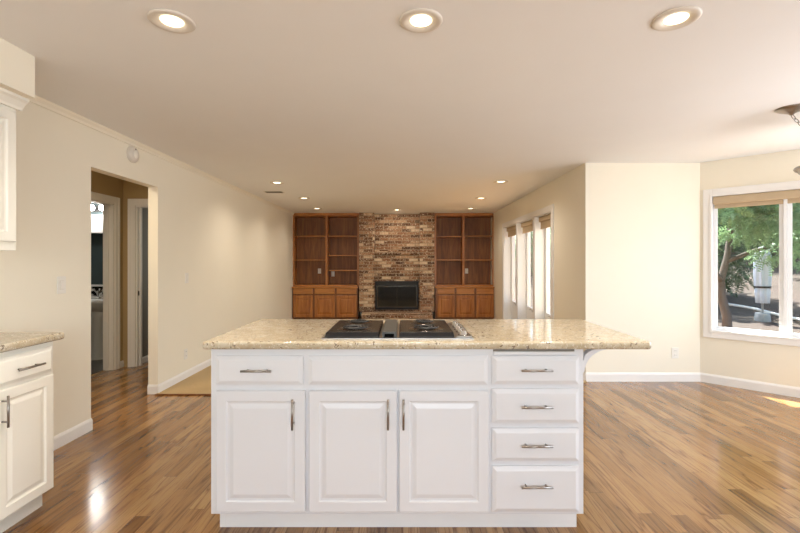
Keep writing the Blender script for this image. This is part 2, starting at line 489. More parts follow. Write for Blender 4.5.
MB().prof([(-a, z) for a, z in bprof(.10)], 'x', 0, SEG).build('baseboard', 'trim_white', bay)
w = MB(); w.prof([(XR - a, z) for a, z in bprof()], 'y', YN, 9.63)
struct(w.build('baseboard_right', 'trim_white'), 'white baseboard under the tall windows', 'baseboard')
w = MB(); w.prof([(XA + a, z) for a, z in bprof(.08)], 'y', AY1 + .09, YBh)
struct(w.build('baseboard_hall', 'trim_white'))
struct(MB().prof([(-3.46 + a, z) for a, z in bprof(.08)], 'y', YBh + .11, 7.9).build('baseboard_dim_room', 'trim_white'))
# small crown strip where the left wall meets the ceiling
struct(MB().prof([(XL, ZC), (XL + .035, ZC), (XL + .03, ZC - .012), (XL + .014, ZC - .028), (XL + .010, ZC - .045), (XL, ZC - .05)], 'y', 2.34, 9.73).build('trim_1', 'wall_paint'), 'narrow moulding along the top of the left wall', 'moulding')
# thin metal strip between wood and carpet
struct(MB().box(XL, 1.45, 4.312, 4.335, 0, .014, .003).build('trim_2', 'oak_frame'), 'dark strip where the carpet meets the wood', 'threshold')

# door casings
def casing_prof(): return None
bd = thing('door_1', 'white cased doorway from the hallway to the bathroom', 'doorway', (XA, AY1, 0), kind='structure')
w = MB(); cw, ct = .085, .016
w.box(0, ct, 0, cw, 0, AZ + cw, .003); w.box(0, ct, -(AY1 - AY0) - cw, -(AY1 - AY0), 0, AZ + cw, .003); w.box(0, ct, -(AY1 - AY0), 0, AZ, AZ + cw, .003)
w.box(ct, ct + .006, .05, cw - .004, 0, AZ + cw - .004, .002)
w.build('casing', 'trim_white', bd)
w = MB(); w.box(-AT, 0, -.018, 0, 0, AZ); w.box(-AT, 0, -(AY1 - AY0), -(AY1 - AY0) + .018, 0, AZ); w.box(-AT, 0, -(AY1 - AY0) + .018, -.018, AZ - .018, AZ)
w.box(-AT * .75, -AT * .4, -.030, -.018, 0, AZ - .018)
w.build('jamb', 'trim_white', bd)
ed = thing('door_2', 'white cased doorway into the dim grey room', 'doorway', (BX_0, YBh, 0), kind='structure')
w = MB(); ow = BX_1 - BX_0
w.box(-.095, 0, -ct, 0, 0, AZ + cw, .003); w.box(ow, ow + .095, -ct, 0, 0, AZ + cw, .003); w.box(0, ow, -ct, 0, AZ, AZ + cw, .003)
w.box(-.09, -.06, -ct - .006, -ct, 0, AZ + cw - .005, .002)
w.build('casing', 'trim_white', ed)
w = MB(); w.box(0, .018, 0, .11, 0, AZ); w.box(ow - .018, ow, 0, .11, 0, AZ); w.box(.018, ow - .018, 0, .11, AZ - .018, AZ); w.box(.018, .030, .05, .085, 0, AZ - .018)
w.build('jamb', 'trim_white', ed)
MB().box(.018, .024, .018, .038, .91, .97, .002).build('strike_plate', 'iron', ed)

# soffit over the upper cabinet
struct(MB().box(XL, X(35, 2.34), YK, 2.34, 2.23, ZC - .0005).build('wall_soffit', 'wall_paint'), 'cream soffit box above the upper cabinet', 'soffit')

# ------------------------------------------------------------------ windows
# three tall windows on the right wall
tw = thing('window_1', 'row of three tall white windows in the far room', 'window', (XR, WY0, 0), kind='structure')
w = MB(); L_ = WY1 - WY0
cwid = .085
w.box(-.018, 0, -cwid, 0, WZ0 - .09, WZ1 + cwid, .003); w.box(-.018, 0, L_, L_ + cwid, WZ0 - .09, WZ1 + cwid, .003)
w.box(-.018, 0, 0, L_, WZ1, WZ1 + cwid, .003); w.box(-.018, 0, 0, L_, WZ0 - .09, WZ0, .003)
w.build('casing', 'trim_white', tw)
for p in posts: MB().box(-.014, RT, p - WY0 - .055, p - WY0 + .055, WZ0, WZ1, .003).build('mullion', 'vinyl_white', tw)
w = MB(); w.box(0, RT - .001, 0, .012, WZ0, WZ1); w.box(0, RT - .001, L_ - .012, L_, WZ0, WZ1); w.box(0, RT - .001, .012, L_ - .012, WZ1 - .012, WZ1); w.box(-.03, RT - .001, .0, L_, WZ0, WZ0 + .018)
w.build('jamb_lining', 'vinyl_white', tw)
ed_ = [0.012] + [p - WY0 for p in posts] + [L_ - .012]
for i in range(3):
    a = ed_[i] + (.055 if i else 0); b = ed_[i + 1] - (.055 if i < 2 else 0)
    w = MB(); x0, x1, f_ = .14, .185, .055
    w.box(x0, x1, a, a + f_, WZ0 + .018, WZ1 - .012, .004); w.box(x0, x1, b - f_, b, WZ0 + .018, WZ1 - .012, .004)
    w.box(x0, x1, a + f_, b - f_, WZ0 + .018, .56, .004); w.box(x0, x1, a + f_, b - f_, WZ1 - .07, WZ1 - .012, .004)
    sash = w.build('sash', 'vinyl_white', tw)
    MB().box(.160, .166, a + f_ - .01, b - f_ + .01, .555, WZ1 - .06).build('pane', 'window_glass', sash)
    w = MB(); w.box(.115, .14, (a + b) / 2 - .04, (a + b) / 2 + .04, .50, .52, .004); w.tube([(.12, (a + b) / 2, .52), (.10, (a + b) / 2 + .01, .545), (.09, (a + b) / 2 + .06, .54)], .007, 8)
    w.build('crank', 'steel', sash)
    lab = ['tan roller shade on the nearest of the three tall windows', 'tan roller shade on the middle of the three tall windows', 'tan roller shade on the tall window nearest the bookcase'][i]
    rs = thing('roller_shade', lab, 'window shade', (XR, WY0 + (a + b) / 2, WZ1 - .014), group='shades on the tall windows')
    hw = (b - a) / 2 - .008
    MB().box(.045, .105, -hw, hw, -.075, 0, .006).build('valance', 'shade_tan', rs)
    MB().box(.070, .074, -hw + .01, hw - .01, -.17, -.07).build('cloth', 'shade_tan', rs)
    MB().box(.066, .078, -hw + .01, hw - .01, -.185, -.168, .004).build('hem_bar', 'shade_tan', rs)

# garden window on the slanted wall (children of a frame at the same corner)
gw = thing('window_2', 'white framed garden window on the slanted wall', 'window', (XN, YN, 0), R(-45), kind='structure')
w = MB(); c_ = .075
def casing_ring(w, x0, x1, z0, z1, c, y0, y1, bev=.004):
    w.box(x0 - c, x0, y0, y1, z0 - c, z1 + c, bev); w.box(x1, x1 + c, y0, y1, z0 - c, z1 + c, bev)
    w.box(x0, x1, y0, y1, z0 - c, z0, bev); w.box(x0, x1, y0, y1, z1, z1 + c, bev)
casing_ring(w, BX0 + .012, BX1 - .012, BZ0 + .012, BZ1 - .012, .082, -.018, 0)
casing_ring(w, BX0 + .012, BX1 - .012, BZ0 + .012, BZ1 - .012, .022, -.024, -.018, .003)
w.build('casing', 'trim_white', gw)
w = MB(); e = .012
w.box(BX0, BX0 + e, 0, .16, BZ0, BZ1); w.box(BX1 - e, BX1, 0, .16, BZ0, BZ1); w.box(BX0 + e, BX1 - e, 0, .16, BZ1 - e, BZ1); w.box(BX0 + e, BX1 - e, 0, .16, BZ0, BZ0 + e)
w.build('jamb_lining', 'vinyl_white', gw)
mid = .715
w = MB(); w.box(mid - .016, mid + .016, .05, .13, BZ0 + e, BZ1 - e, .003); w.build('mullion', 'vinyl_white', gw)
for a, b in ((BX0 + e, mid - .016), (mid + .016, BX1 - e)):
    w = MB(); f_ = .034; y0, y1 = .07, .115; z0, z1 = BZ0 + e, BZ1 - e
    w.box(a, a + f_, y0, y1, z0, z1, .004); w.box(b - f_, b, y0, y1, z0, z1, .004); w.box(a + f_, b - f_, y0, y1, z0, z0 + f_, .004); w.box(a + f_, b - f_, y0, y1, z1 - f_, z1, .004)
    sash = w.build('sash', 'vinyl_white', gw)
    MB().box(a + f_ - .01, b - f_ + .01, .090, .095, z0 + f_ - .01, z1 - f_ + .01).build('pane', 'window_glass', sash)
rs = thing('roller_shade', 'tan shade rolled up at the head of the garden window', 'window shade', (XN, YN, BZ1 - e - .001), R(-45))
MB().box(BX0 + e + .004, BX1 - e - .004, .008, .05, -.085, 0, .008).build('valance', 'shade_tan', rs)
MB().box(BX0 + e + .012, BX1 - e - .012, .052, .060, -.13, 0, .003).build('cloth', 'shade_tan', rs)

# ------------------------------------------------------------------ kitchen island
RAISED = [(0, .005), (.004, 0), (.050, 0), (.056, .007), (.064, .008), (.084, .0015), (.087, .001)]
SLAB = [(0, .009), (.006, .007), (.018, .001), (.021, 0)]
def bar_pull(L=.145, horiz=True):
    """bar pull whose feet stand on y = 0, centred on the origin"""
    w = MB(); a = L / 2
    P = (lambda u, y: (u, y, 0)) if horiz else (lambda u, y: (0, y, u))
    w.tube([P(-a, -.030), P(a, -.030)], .0054, 12)
    for s in (-1, 1): w.tube([P(s * (a - .026), 0), P(s * (a - .026), -.030)], .0044, 10)
    return w

FY, FP = 2.10, 2.08                     # carcass face, door face
ix0, ix1 = X(211, FY), X(583.5, FY)
isl = thing('kitchen_island', 'white kitchen island with raised panel doors and drawers', 'kitchen island', ((ix0 + ix1) / 2, FY, 0))
ox = isl.location.x
FZ0, FZ1 = Z(514, FY), .918
IB = 2.80                               # back of the carcass
w = MB(); w.box(ix0 - ox, ix1 - ox, 0, IB - FY, FZ0, FZ1 - .0005, .002)
w.build('carcass', 'cabinet_white', isl)
MB().box(ix0 - ox + .014, ix1 - ox - .006, .07, IB - FY - .02, 0, FZ0).build('toe_kick', 'toe_white', isl)
def ipanel(name, x0, x1, y0, y1, prof, hand=None):
    a, b = X(x0, FP) - ox, X(x1, FP) - ox; z1, z0 = Z(y0, FP), Z(y1, FP)
    o = MB().panel(b - a, z1 - z0, .0195, prof, (a + b) / 2, (z0 + z1) / 2, FP - FY).build(name, 'cabinet_white', isl)
    if hand:
        hx, hy, L, hz = hand
        h = bar_pull(L, hz)
        h.build('handle', 'nickel', o, (X(hx, FP - .03) - ox, FP - FY + .0005, Z(hy, FP - .03)))
    return o
ipanel('drawer', 215, 302.5, 356.5, 385.5, SLAB, (255.5, 371.5, .145, True))
ipanel('false_front', 308, 488.5, 356.5, 385.5, SLAB)
ipanel('door', 215.5, 305, 391, 512.5, RAISED, (292, 415, .145, False))
ipanel('door', 308.5, 397, 391, 512.5, RAISED, (388, 415, .145, False))
ipanel('door', 399, 489, 391, 512.5, RAISED, (403.5, 415, .145, False))
for y0, y1, hy in ((356.5, 385, 371), (389.5, 424, 408), (429, 462, 447), (467, 513, 488)):
    ipanel('drawer', 492.5, 580, y0, y1, SLAB, (537.5, hy, .15, True))
# pull-out board in the slot under the counter
a, b = X(494, FP) - ox, X(576, FP) - ox
MB().box(a, b, -.001, .01, Z(353, FP), Z(350, FP)).build('board_slot', 'slot_grey', isl)
MB().box(a, b, -.012, .0, Z(355.3, FP), Z(352, FP), .002).build('pullout_board', 'cabinet_white', isl)
# corbel under the overhang
cY0 = .22
w = MB()
xr = ix1 - ox
pts = [(xr, .853)]
for k in range(9):
    a = k / 8 * math.pi / 2; pts.append((xr + .008 + .070 * (1 - math.cos(a)), .853 + .056 * math.sin(a)))
for k in range(13):
    a = k / 12 * math.pi / 2; pts.append((xr + .012 + .128 * (1 - math.sin(a)), .798 + .111 * math.cos(a)))
pts.append((xr, .788))
w.prof(pts, 'y', .015, .055)
w.box(xr, xr + .14, .012, .058, .909, .9175)
w.build('corbel', 'cabinet_white', isl)

# countertop
CTZ0, CTZ1 = .918, .956
ct0, ct1 = X(201.5, 2.06), X(652.5, 2.06)
def slab_top(pts, z0, z1, r=.012, skip=()):
    b = bmesh.new()
    lo = [b.verts.new((x, y, z0)) for x, y in pts]; hi = [b.verts.new((x, y, z1)) for x, y in pts]
    b.faces.new(lo[::-1]); top = b.faces.new(hi); n = len(pts)
    for i in range(n): b.faces.new((lo[i], lo[(i + 1) % n], hi[(i + 1) % n], hi[i]))
    bmesh.ops.recalc_face_normals(b, faces=b.faces[:])
    ve = [e for e in b.edges if abs(e.verts[0].co.z - e.verts[1].co.z) > .01]
    bmesh.ops.bevel(b, geom=ve, offset=.02, segments=4, affect='EDGES', profile=.5)
    he = [e for e in b.edges if abs(e.verts[0].co.z - e.verts[1].co.z) < 1e-5 and len(e.link_faces) == 2 and any(abs(f.normal.z) > .9 for f in e.link_faces) and any(abs(f.normal.z) < .1 for f in e.link_faces)]
    bmesh.ops.bevel(b, geom=he, offset=r, segments=4, affect='EDGES', profile=.5)
    for f in b.faces: f.smooth = abs(f.normal.z) < .99
    return b
w = MB(); w.add(slab_top([(ct0, 2.055), (ct1, 2.055), (ct1, 2.89), (ct0, 2.89)], CTZ0, CTZ1))
tag(w.build('countertop', 'granite'), 'beige speckled granite countertop covering the white island', 'countertop')

# ------------------------------------------------------------------ cooktop
CT = CTZ1
ck = thing('cooktop', 'black and steel downdraft cooktop set into the island counter', 'cooktop', (0, 2.12, CT))
kx0, kx1 = X(321, 2.12), X(474, 2.12)
w = MB(); w.box(kx0, kx1, .0, .52, 0.0002, .006, .002); w.build('pan', 'steel', ck)
def module(x0, x1):
    w = MB(); y0, y1, zt = .035, .49, .030
    b = bmesh.new()
    lo = [(x0 - .006, y0 - .012), (x1 + .004, y0 - .012), (x1 + .004, y1), (x0 - .006, y1)]
    hi = [(x0, y0), (x1, y0), (x1, y1 - .004), (x0, y1 - .004)]
    v0 = [b.verts.new((x, y, .006)) for x, y in lo]; v1 = [b.verts.new((x, y, zt)) for x, y in hi]
    b.faces.new(v0[::-1]); b.faces.new(v1)
    for i in range(4): b.faces.new((v0[i], v0[(i + 1) % 4], v1[(i + 1) % 4], v1[i]))
    bmesh.ops.recalc_face_normals(b, faces=b.faces[:])
    bmesh.ops.bevel(b, geom=b.edges[:], offset=.004, segments=3, affect='EDGES', profile=.5)
    w.add(b); o = w.build('burner_module', 'black_gloss', ck)
    cx = (x0 + x1) / 2
    for by, br in ((.145, .088), (.375, .075)):
        d = MB().lathe([(br * .25, .0302), (br * .8, .0302), (br * .95, .0325), (br * 1.02, .033), (br * 1.05, .0302)], (cx, by, 0), 40).build('drip_pan', 'dark_steel', o)
        pts = []
        for k in range(140):
            t = k / 139; a = t * 2 * math.pi * 3; rr = br * (.22 + .52 * t)
            pts.append((cx + rr * math.cos(a), by + rr * math.sin(a), .040))
        MB().tube(pts, .0042, 6).build('coil', 'iron', o)
    return o
module(X(326, 2.155), X(378.5, 2.155)); module(X(400, 2.155), X(453.5, 2.155))
a, b = X(382, 2.15), X(396.5, 2.15)
w = MB(); w.box(a, b, .05, .49, .006, .034, .003); w.box(a, a + .012, .018, .05, .006, .034, .002); w.box(b - .012, b, .018, .05, .006, .034, .002); w.box(a + .012, b - .012, .018, .05, .024, .034, .002)
vent = w.build('downdraft_vent', 'vent_grey', ck)
MB().box(a + .012, b - .012, .04, .0505, .0062, .024).build('vent_slot', 'void_black', vent)
w = MB(); a, b = X(456, 2.155), X(472.5, 2.14)
pn = MB().box(a, b, .02, .49, .006, .012, .002).build('control_strip', 'steel', ck)
for k in range(5):
    kc = ((a + b) / 2 , .07 + k * .085, 0)
    kn = MB().lathe([(0, .034), (.014, .034), (.017, .031), (.019, .014), (.021, .012)], kc, 24).box(kc[0] - .003, kc[0] + .003, kc[1] - .016, kc[1] + .016, .033, .040, .001).build('knob', 'chrome', pn)
    MB().lathe([(.0215, .0125), (.026, .0125), (.026, .0121)], kc, 24).build('knob_ring', 'black_matte', pn)

# ------------------------------------------------------------------ left counter and cabinets (local x runs along +Y, local -y faces +X)
LE = 2.36
lc = thing('base_cabinet', 'cream base cabinet with one drawer and door at the left edge', 'cabinet', (-1.92, LE, 0), R(90))
W_ = 1.0
MB().box(-W_, 0, 0, .555, .108, .910, .002).build('carcass', 'cream_cabinet', lc)
MB().box(-W_, -.0, .06, .55, 0, .108).build('toe_kick', 'cream_cabinet', lc)
def lpanel(name, x0, x1, z0, z1, prof, hand, parent=lc):
    o = MB().panel(x1 - x0, z1 - z0, .0195, prof, (x0 + x1) / 2, (z0 + z1) / 2, -.02).build(name, 'cream_cabinet', parent)
    if hand:
        hx, hz, hor = hand
        bar_pull(.15, hor).build('handle', 'nickel', o, (hx, -.0195, hz))
lpanel('drawer', -.352, -.018, .743, .881, SLAB, (-.187, .808, True))
lpanel('door', -.352, -.018, .112, .728, RAISED, (-.322, .628, False))
lpanel('drawer', -.67, -.362, .743, .881, SLAB, (-.50, .808, True))
lpanel('door', -.67, -.362, .112, .728, RAISED, (-.635, .628, False))
lpanel('drawer', -.98, -.675, .743, .881, SLAB, (-.83, .808, True))
lpanel('door', -.98, -.675, .112, .728, RAISED, (-.94, .628, False))
w = MB(); w.add(slab_top([(XL + .001, LE - 1.0), (-1.875, LE - 1.0), (-1.875, 2.395), (XL + .001, 2.395)], .911, .949))
tag(w.build('countertop', 'granite'), 'beige granite countertop on the cream cabinet at the left edge', 'countertop')

uc = thing('upper_cabinet', 'cream wall cabinet hung under the soffit at the left edge', 'cabinet', (X(16, 2.34), 2.34, 0), R(90))
ud = X(16, 2.34) - XL
MB().box(-.95, 0, 0, ud - .001, 1.40, 2.2295, .002).build('carcass', 'cream_cabinet', uc)
lpanel('door', -.46, -.018, 1.445, 2.145, RAISED, None, uc)
lpanel('door', -.93, -.475, 1.445, 2.145, RAISED, None, uc)
w = MB(); w.prof([(0, 2.2295), (-.055, 2.2295), (-.055, 2.215), (-.04, 2.205), (-.022, 2.18), (-.018, 2.165), (0, 2.165)], 'x', -.95, .02)
w.build('crown_moulding', 'cream_cabinet', uc)

# ------------------------------------------------------------------ bookcases, base cabinets
FB = 9.73
def bookcase(label, px0, px1, pxd, shelves_l, shelves_r):
    x0, x1, xd = X(px0, FB), X(px1, FB), X(pxd, FB)
    z0, z1 = Z(286.5, FB) , ZC - .003
    t = thing('bookcase', label, 'bookcase', (x0, FB, z0), group='oak built-in bookcases')
    h = z1 - z0; wd = x1 - x0; xd -= x0
    st = .045; dp = .34
    w = MB(); w.box(0, st, 0, .022, 0, h, .002); w.box(wd - st, wd, 0, .022, 0, h, .002); w.box(xd - .024, xd + .024, 0, .022, .035, h - .05, .002)
    w.build('stile_frame', 'oak_vert', t)
    for a, b in ((h - .05, h), (0, .035)): MB().box(st, wd - st, 0, .022, a, b, .002).build('rail', 'oak_horiz', t)
    for a in ((0.0, .02), (wd - .02, wd)): MB().box(a[0], a[1], .022, dp, 0, h).build('side_panel', 'oak_panel', t)
    MB().box(xd - .012, xd + .012, .022, dp, .035, h).build('divider', 'oak_panel', t)
    MB().box(.02, wd - .02, dp - .015, dp, 0, h).build('back_panel', 'oak_recess_shade', t)
    MB().box(.02, wd - .02, .022, dp - .015, h - .07, h - .05).build('top_panel', 'oak_panel', t)
    MB().box(.02, wd - .02, .022, dp - .015, .01, .035).build('bottom_panel', 'oak_panel', t)
    for (a, b, lst) in ((.02, xd - .012, shelves_l), (xd + .012, wd - .02, shelves_r)):
        for py in lst:
            zz = Z(py, FB + .01) - z0
            MB().box(a, b, .03, dp - .015, zz - .011, zz + .011, .003).build('shelf', 'oak_horiz', t)
    return t, z0
bl, bz = bookcase('oak bookcase left of the fireplace, with four shelves on its right side', 292.5, 359, 326.5, (236, 260), (236, 255.5, 270.5))
br, bz = bookcase('oak bookcase right of the fireplace, with two shelves on each side', 434.5, 494.5, 463.5, (236.5, 260), (236, 260))
bl['label'] = 'oak bookcase left of the fireplace, with three shelves in its right bay'

def base_cab(label, px0, px1, bounds):
    Yf = 9.60
    x0, x1 = X(px0, Yf), X(px1, Yf)
    x0 = max(x0, XL + .015); x1 = min(x1, XR - .015)
    zt = bz
    t = thing('base_cabinet', label, 'cabinet', (x0, Yf, 0), group='oak base cabinets by the fireplace')
    wd = x1 - x0
    MB().box(0, wd, .03, .47, .09, zt - .03).build('carcass', 'oak_frame', t)
    MB().box(.0, wd, .08, .46, 0.012, .09).build('toe_kick', 'oak_recess_shade', t)
    MB().box(-.008, wd + .008, -.005, .47, zt - .03, zt - .0005, .006).build('top', 'oak_horiz', t)
    for a, b in bounds:
        a, b = X(a, Yf) - x0, X(b, Yf) - x0
        MB().panel(b - a, .125, .0195, [(0, .008), (.014, 0)], (a + b) / 2, Z(291.2, Yf), .010).build('drawer', 'oak_horiz', t)
        z1, z0 = Z(295.5, Yf), .11
        MB().panel(b - a, z1 - z0, .0195, [(0, .004), (.006, 0), (.055, 0), (.062, .012), (.08, .012), (.11, .003)], (a + b) / 2, (z0 + z1) / 2, .010).build('door', 'oak_panel', t)
base_cab('oak base cabinet with three doors below the left bookcase', 289.5, 357.5, ((293, 312.5), (314.5, 334.5), (336.5, 356.5)))
base_cab('oak base cabinet with three doors below the right bookcase', 435.5, 497, ((437.5, 454.5), (456.5, 474.5), (476.5, 494)))

# ------------------------------------------------------------------ fireplace
fy = 9.70
fp = thing('fireplace', 'brick fireplace wall with two piers between the bookcases', 'fireplace', (X(397, fy), fy, 0))
fo = fp.location.x
def fx(px): return X(px, fy) - fo
zh = .23
MB().box(fx(359.4), fx(374.3), -.07, .40, zh, ZC - .002, .004).build('pier', 'brick', fp)
MB().box(fx(419.8), fx(434.2), -.07, .40, zh, ZC - .002, .004).build('pier', 'brick', fp)
il, ir, it, ib = fx(375.0), fx(418.8), .915, .27
w = MB(); zc_ = Z(254, fy)
w.box(fx(374.3), il, .035, .40, zh, zc_, .0); w.box(ir, fx(419.8), .035, .40, zh, zc_); w.box(il, ir, .035, .40, it, zc_); w.box(il, ir, .035, .40, zh, ib)
w.build('lower_breast', 'brick', fp)
MB().box(fx(374.3), fx(419.8), .20, .40, zc_, ZC - .002).build('upper_breast', 'brick', fp)
MB().box(fx(374.3), fx(419.8), .005, .22, zc_ - .005, zc_ + .06, .006).build('ledge_course', 'brick', fp)
MB().box(X(361, 9.2) - fo, X(433, 9.2) - fo, -.46, .0, .012, zh, .006).box(X(361, 9.2) - fo, X(433, 9.2) - fo, .0, .40, .012, zh).build('hearth', 'brick', fp)
fi = thing('fireplace_insert', 'black framed glass fireplace insert in the brick', 'fireplace insert', (X(397, fy), fy, 0))
w = MB(); q = .035; y0, y1 = .015, .075
w.box(il + .001, il + q, y0, y1, ib + .001, it - .001, .003); w.box(ir - q, ir - .001, y0, y1, ib + .001, it - .001, .003); w.box(il + q, ir - q, y0, y1, it - .095, it - .001, .003); w.box(il + q, ir - q, y0, y1, ib + .001, ib + .05, .003)
w.build('frame', 'black_matte', fi)
MB().box(il + q, ir - q, .045, .05, ib + .05, it - .095).build('glass_door', 'smoked', fi)
w = MB()
for a, b in ((il + q + .02, -.004), (.004, ir - q - .02)):
    casing_ring(w, a, b, ib + .075, it - .12, .010, .036, .045, .001)
w.build('door_trim', 'dark_steel', fi)
w = MB()
for k in range(3): w.box(il + q + .02, ir - q - .02, .011, .016, it - .035 - .022 * k, it - .025 - .022 * k, .001)
w.build('louver', 'iron', fi)

# ------------------------------------------------------------------ ceiling fittings
def downlight(label, px, py, group, gimbal=False, power=30, size=.10, tilt=None):
    Y = (ZC - H) * F / (CY - py); x = X(px, Y)
    t = thing('recessed_downlight', label, 'ceiling light', (x, Y, ZC), group=group)
    MB().lathe([(size, -.0005), (size, -.004), (size * .93, -.009), (size * .78, -.010), (size * .70, -.006), (size * .52, -.002), (size * .52, -.0008)], seg=40).build('trim_ring', 'fitting_grey', t)
    rot = Matrix.Identity(4)
    if tilt is not None: rot = Matrix.Rotation(tilt, 4, 'X')
    MB().lathe([(0, -.010), (size * .36, -.008), (size * .48, -.004), (size * .5, -.0012)], seg=32, mat=rot).build('lens', 'lamp_lens', t)
    d = light('bulb_light', 'SPOT', (0, 0, -.03), power, (1, .89, .76), (0, 0, 0), t, spot_size=R(150), spot_blend=.9, shadow_soft_size=.06)
    if tilt is not None: d.rotation_euler = (R(35), 0, 0)
    return t
g1, g2 = 'large downlights over the kitchen', 'small downlights over the far room'
PK, PF = 50, 30
downlight('leftmost of the three large downlights over the island', 172, 21, g1, power=PK)
downlight('middle of the three large downlights over the island', 421, 20.5, g1, power=PK)
downlight('rightmost of the three large downlights over the island', 676, 18.5, g1, power=PK)
downlight('small downlight of the left row, nearest the camera', 277, 182.5, g2, power=PF)
downlight('small downlight of the left row, second from the camera', 304, 198, g2, power=PF)
downlight('small downlight in front of the left bookcase, last of the left row', 317, 208.3, g2, power=PF * .6)
downlight('small downlight of the right row, nearest the camera', 501, 181.5, g2, power=PF)
downlight('small downlight of the right row, second from the camera', 481, 198, g2, power=PF)
downlight('small downlight in front of the right bookcase, last of the right row', 470.5, 208.3, g2, power=PF * .6)
downlight('tilted spot downlight aimed at the brick fireplace', 397, 209.6, g2, power=PF * .8, size=.085, tilt=R(18))

Y = (ZC - H) * F / (CY - 192); vx = X(274, Y)
vt = thing('ceiling_vent', 'white air vent grille in the ceiling by the left wall', 'vent', (vx, Y, ZC))
w = MB(); casing_ring(w, -.13, .13, -.06, .06, .025, 0, .008, .002)
fr = w.bm; bmesh.ops.rotate(fr, verts=fr.verts[:], cent=(0, 0, 0), matrix=Matrix.Rotation(R(90), 3, 'X')); w.build('frame', 'fitting_grey', vt).location = (0, 0, -.0085 + .008)
w = MB()
for k in range(7): w.box(-.13, .13, -.054 + k * .018 - .005, -.054 + k * .018 + .005, -.007, -.003)
w.build('slats', 'slot_grey', vt)

# pendant lamp at the right edge
px_, py_ = 2.82, 3.12
pl = thing('pendant_lamp', 'nickel pendant lamp with swagged chain at the right edge', 'pendant lamp', (px_, py_, ZC))
MB().lathe([(.095, 0), (.096, -.005), (.08, -.015), (.05, -.028), (.02, -.04), (.012, -.05), (0, -.052)], seg=40).build('canopy', 'nickel', pl)
bx = .46
def catenary(p, q, sag, n):
    p, q = Vector(p), Vector(q)
    return [p.lerp(q, i / n) - Vector((0, 0, sag * 4 * (i / n) * (1 - i / n))) for i in range(n + 1)]
def chain(path, name):
    w = MB()
    for i in range(len(path) - 1):
        a, b = path[i], path[i + 1]; d = (b - a); L = d.length; d.normalize()
        u = d.cross(Vector((0, 0, 1)))
        if u.length < .1: u = Vector((1, 0, 0))
        u.normalize(); v = d.cross(u)
        s = u if i % 2 else v
        c = (a + b) / 2
        w.tube([c + d * (L * .62 * math.cos(2 * math.pi * k / 12)) + s * (.011 * math.sin(2 * math.pi * k / 12)) for k in range(12)], .0026, 6, True)
    return w.build(name, 'nickel', pl)
chain(catenary((0, 0, -.05), (bx, .08, -.03), .12, 16), 'swag_chain')
chain(catenary((bx, .08, -.03), (bx, .08, -.26), 0, 8), 'drop_chain')
MB().tube([(bx, .08, 0), (bx, .08, -.02), (bx + .015, .08, -.035), (bx, .08, -.045)], .004, 8).build('ceiling_hook', 'nickel', pl)
zb = -.395
MB().lathe([(.255, zb + .0), (.262, zb + .004), (.268, zb), (.25, zb - .03), (.19, zb - .07), (.1, zb - .10), (.0, zb - .11), (.0, zb - .104), (.1, zb - .094), (.185, zb - .064), (.243, zb - .027), (.255, zb)], (bx, .08, 0), 48).build('bowl_shade', 'frost_glass', pl)
MB().lathe([(.262, zb + .012), (.276, zb + .010), (.28, zb), (.27, zb - .012), (.262, zb - .010), (.262, zb + .012)], (bx, .08, 0), 48).build('rim', 'nickel', pl)
w = MB()
for k in range(3):
    a = 2 * math.pi * k / 3 + .5
    w.tube([(bx, .08, -.26), (bx + .26 * math.cos(a), .08 + .26 * math.sin(a), zb + .005)], .004, 8)
w.build('support_rod', 'nickel', pl)

# ------------------------------------------------------------------ wall plates, detector
sm = thing('smoke_detector', 'round white smoke detector high on the left wall', 'smoke detector', (XL, 2.49 * F / (CX - 131.5), 2.325), R(90))
rx = Matrix.Rotation(R(90), 4, 'X')
MB().lathe([(.074, 0), (.074, .016), (.066, .032), (.056, .038), (0, .040)], seg=36, mat=rx).build('body', 'fitting_grey', sm)
MB().lathe([(.036, .039), (.036, .043), (.032, .045), (0, .046)], seg=28, mat=rx).build('vent_cap', 'plastic_white', sm)
MB().lathe([(.007, .039), (.007, .042), (0, .043)], (.0, 0, .048), seg=12, mat=rx).build('test_button', 'slot_grey', sm)

def plate(name, label, cat, loc, rz, kind, w_=.075, h_=.118, group=None):
    t = thing(name, label, cat, loc, rz, group)
    MB().box(-w_ / 2, w_ / 2, -.006, 0, -h_ / 2, h_ / 2, .003).build('cover_plate', 'plastic_white', t)
    if kind == 'outlet':
        for s in (-1, 1):
            o = MB().box(-.016, .016, -.008, -.0055, s * .024 - .014, s * .024 + .014, .002).build('receptacle', 'plastic_white', t)
            MB().box(-.008, -.005, -.0085, -.0075, s * .024 - .002, s * .024 + .008).box(.005, .008, -.0085, -.0075, s * .024 - .002, s * .024 + .008).build('slots', 'slot_grey', o)
    else:
        n = 1 if w_ < .1 else 2
        for k in range(n):
            u = 0 if n == 1 else (-.023 + .046 * k)
            MB().box(u - .017, u + .017, -.0075, -.0055, -.034, .034, .001).build('rocker_frame', 'fitting_grey', t)
            MB().box(u - .014, u + .014, -.011, -.006, -.031, .031, .003).build('rocker', 'plastic_white', t)
    return t
yL = lambda px: 2.49 * F / (CX - px)
plate('light_switch', 'white light switch on the left wall above the counter end', 'light switch', (XL, yL(61), Z(285, yL(61))), R(90), 'switch', .08, .125)
plate('light_switch', 'white light switch on the left wall beyond the doorway', 'light switch', (XL, yL(186.5), Z(278, yL(186.5))), R(90), 'switch')
plate('wall_outlet', 'white outlet low on the left wall beyond the doorway', 'outlet', (XL, yL(185.5), Z(354, yL(185.5))), R(90), 'outlet')
plate('wall_outlet', 'white outlet on the pale wall right of the island', 'outlet', (X(675, YN), YN, Z(353, YN)), 0, 'outlet', .078, .12)
bkY = FB + .34 - .015
plate('wall_outlet', 'outlet in the lower left bay of the left bookcase', 'outlet', (X(319.5, bkY), bkY, Z(271, bkY)), 0, 'outlet')
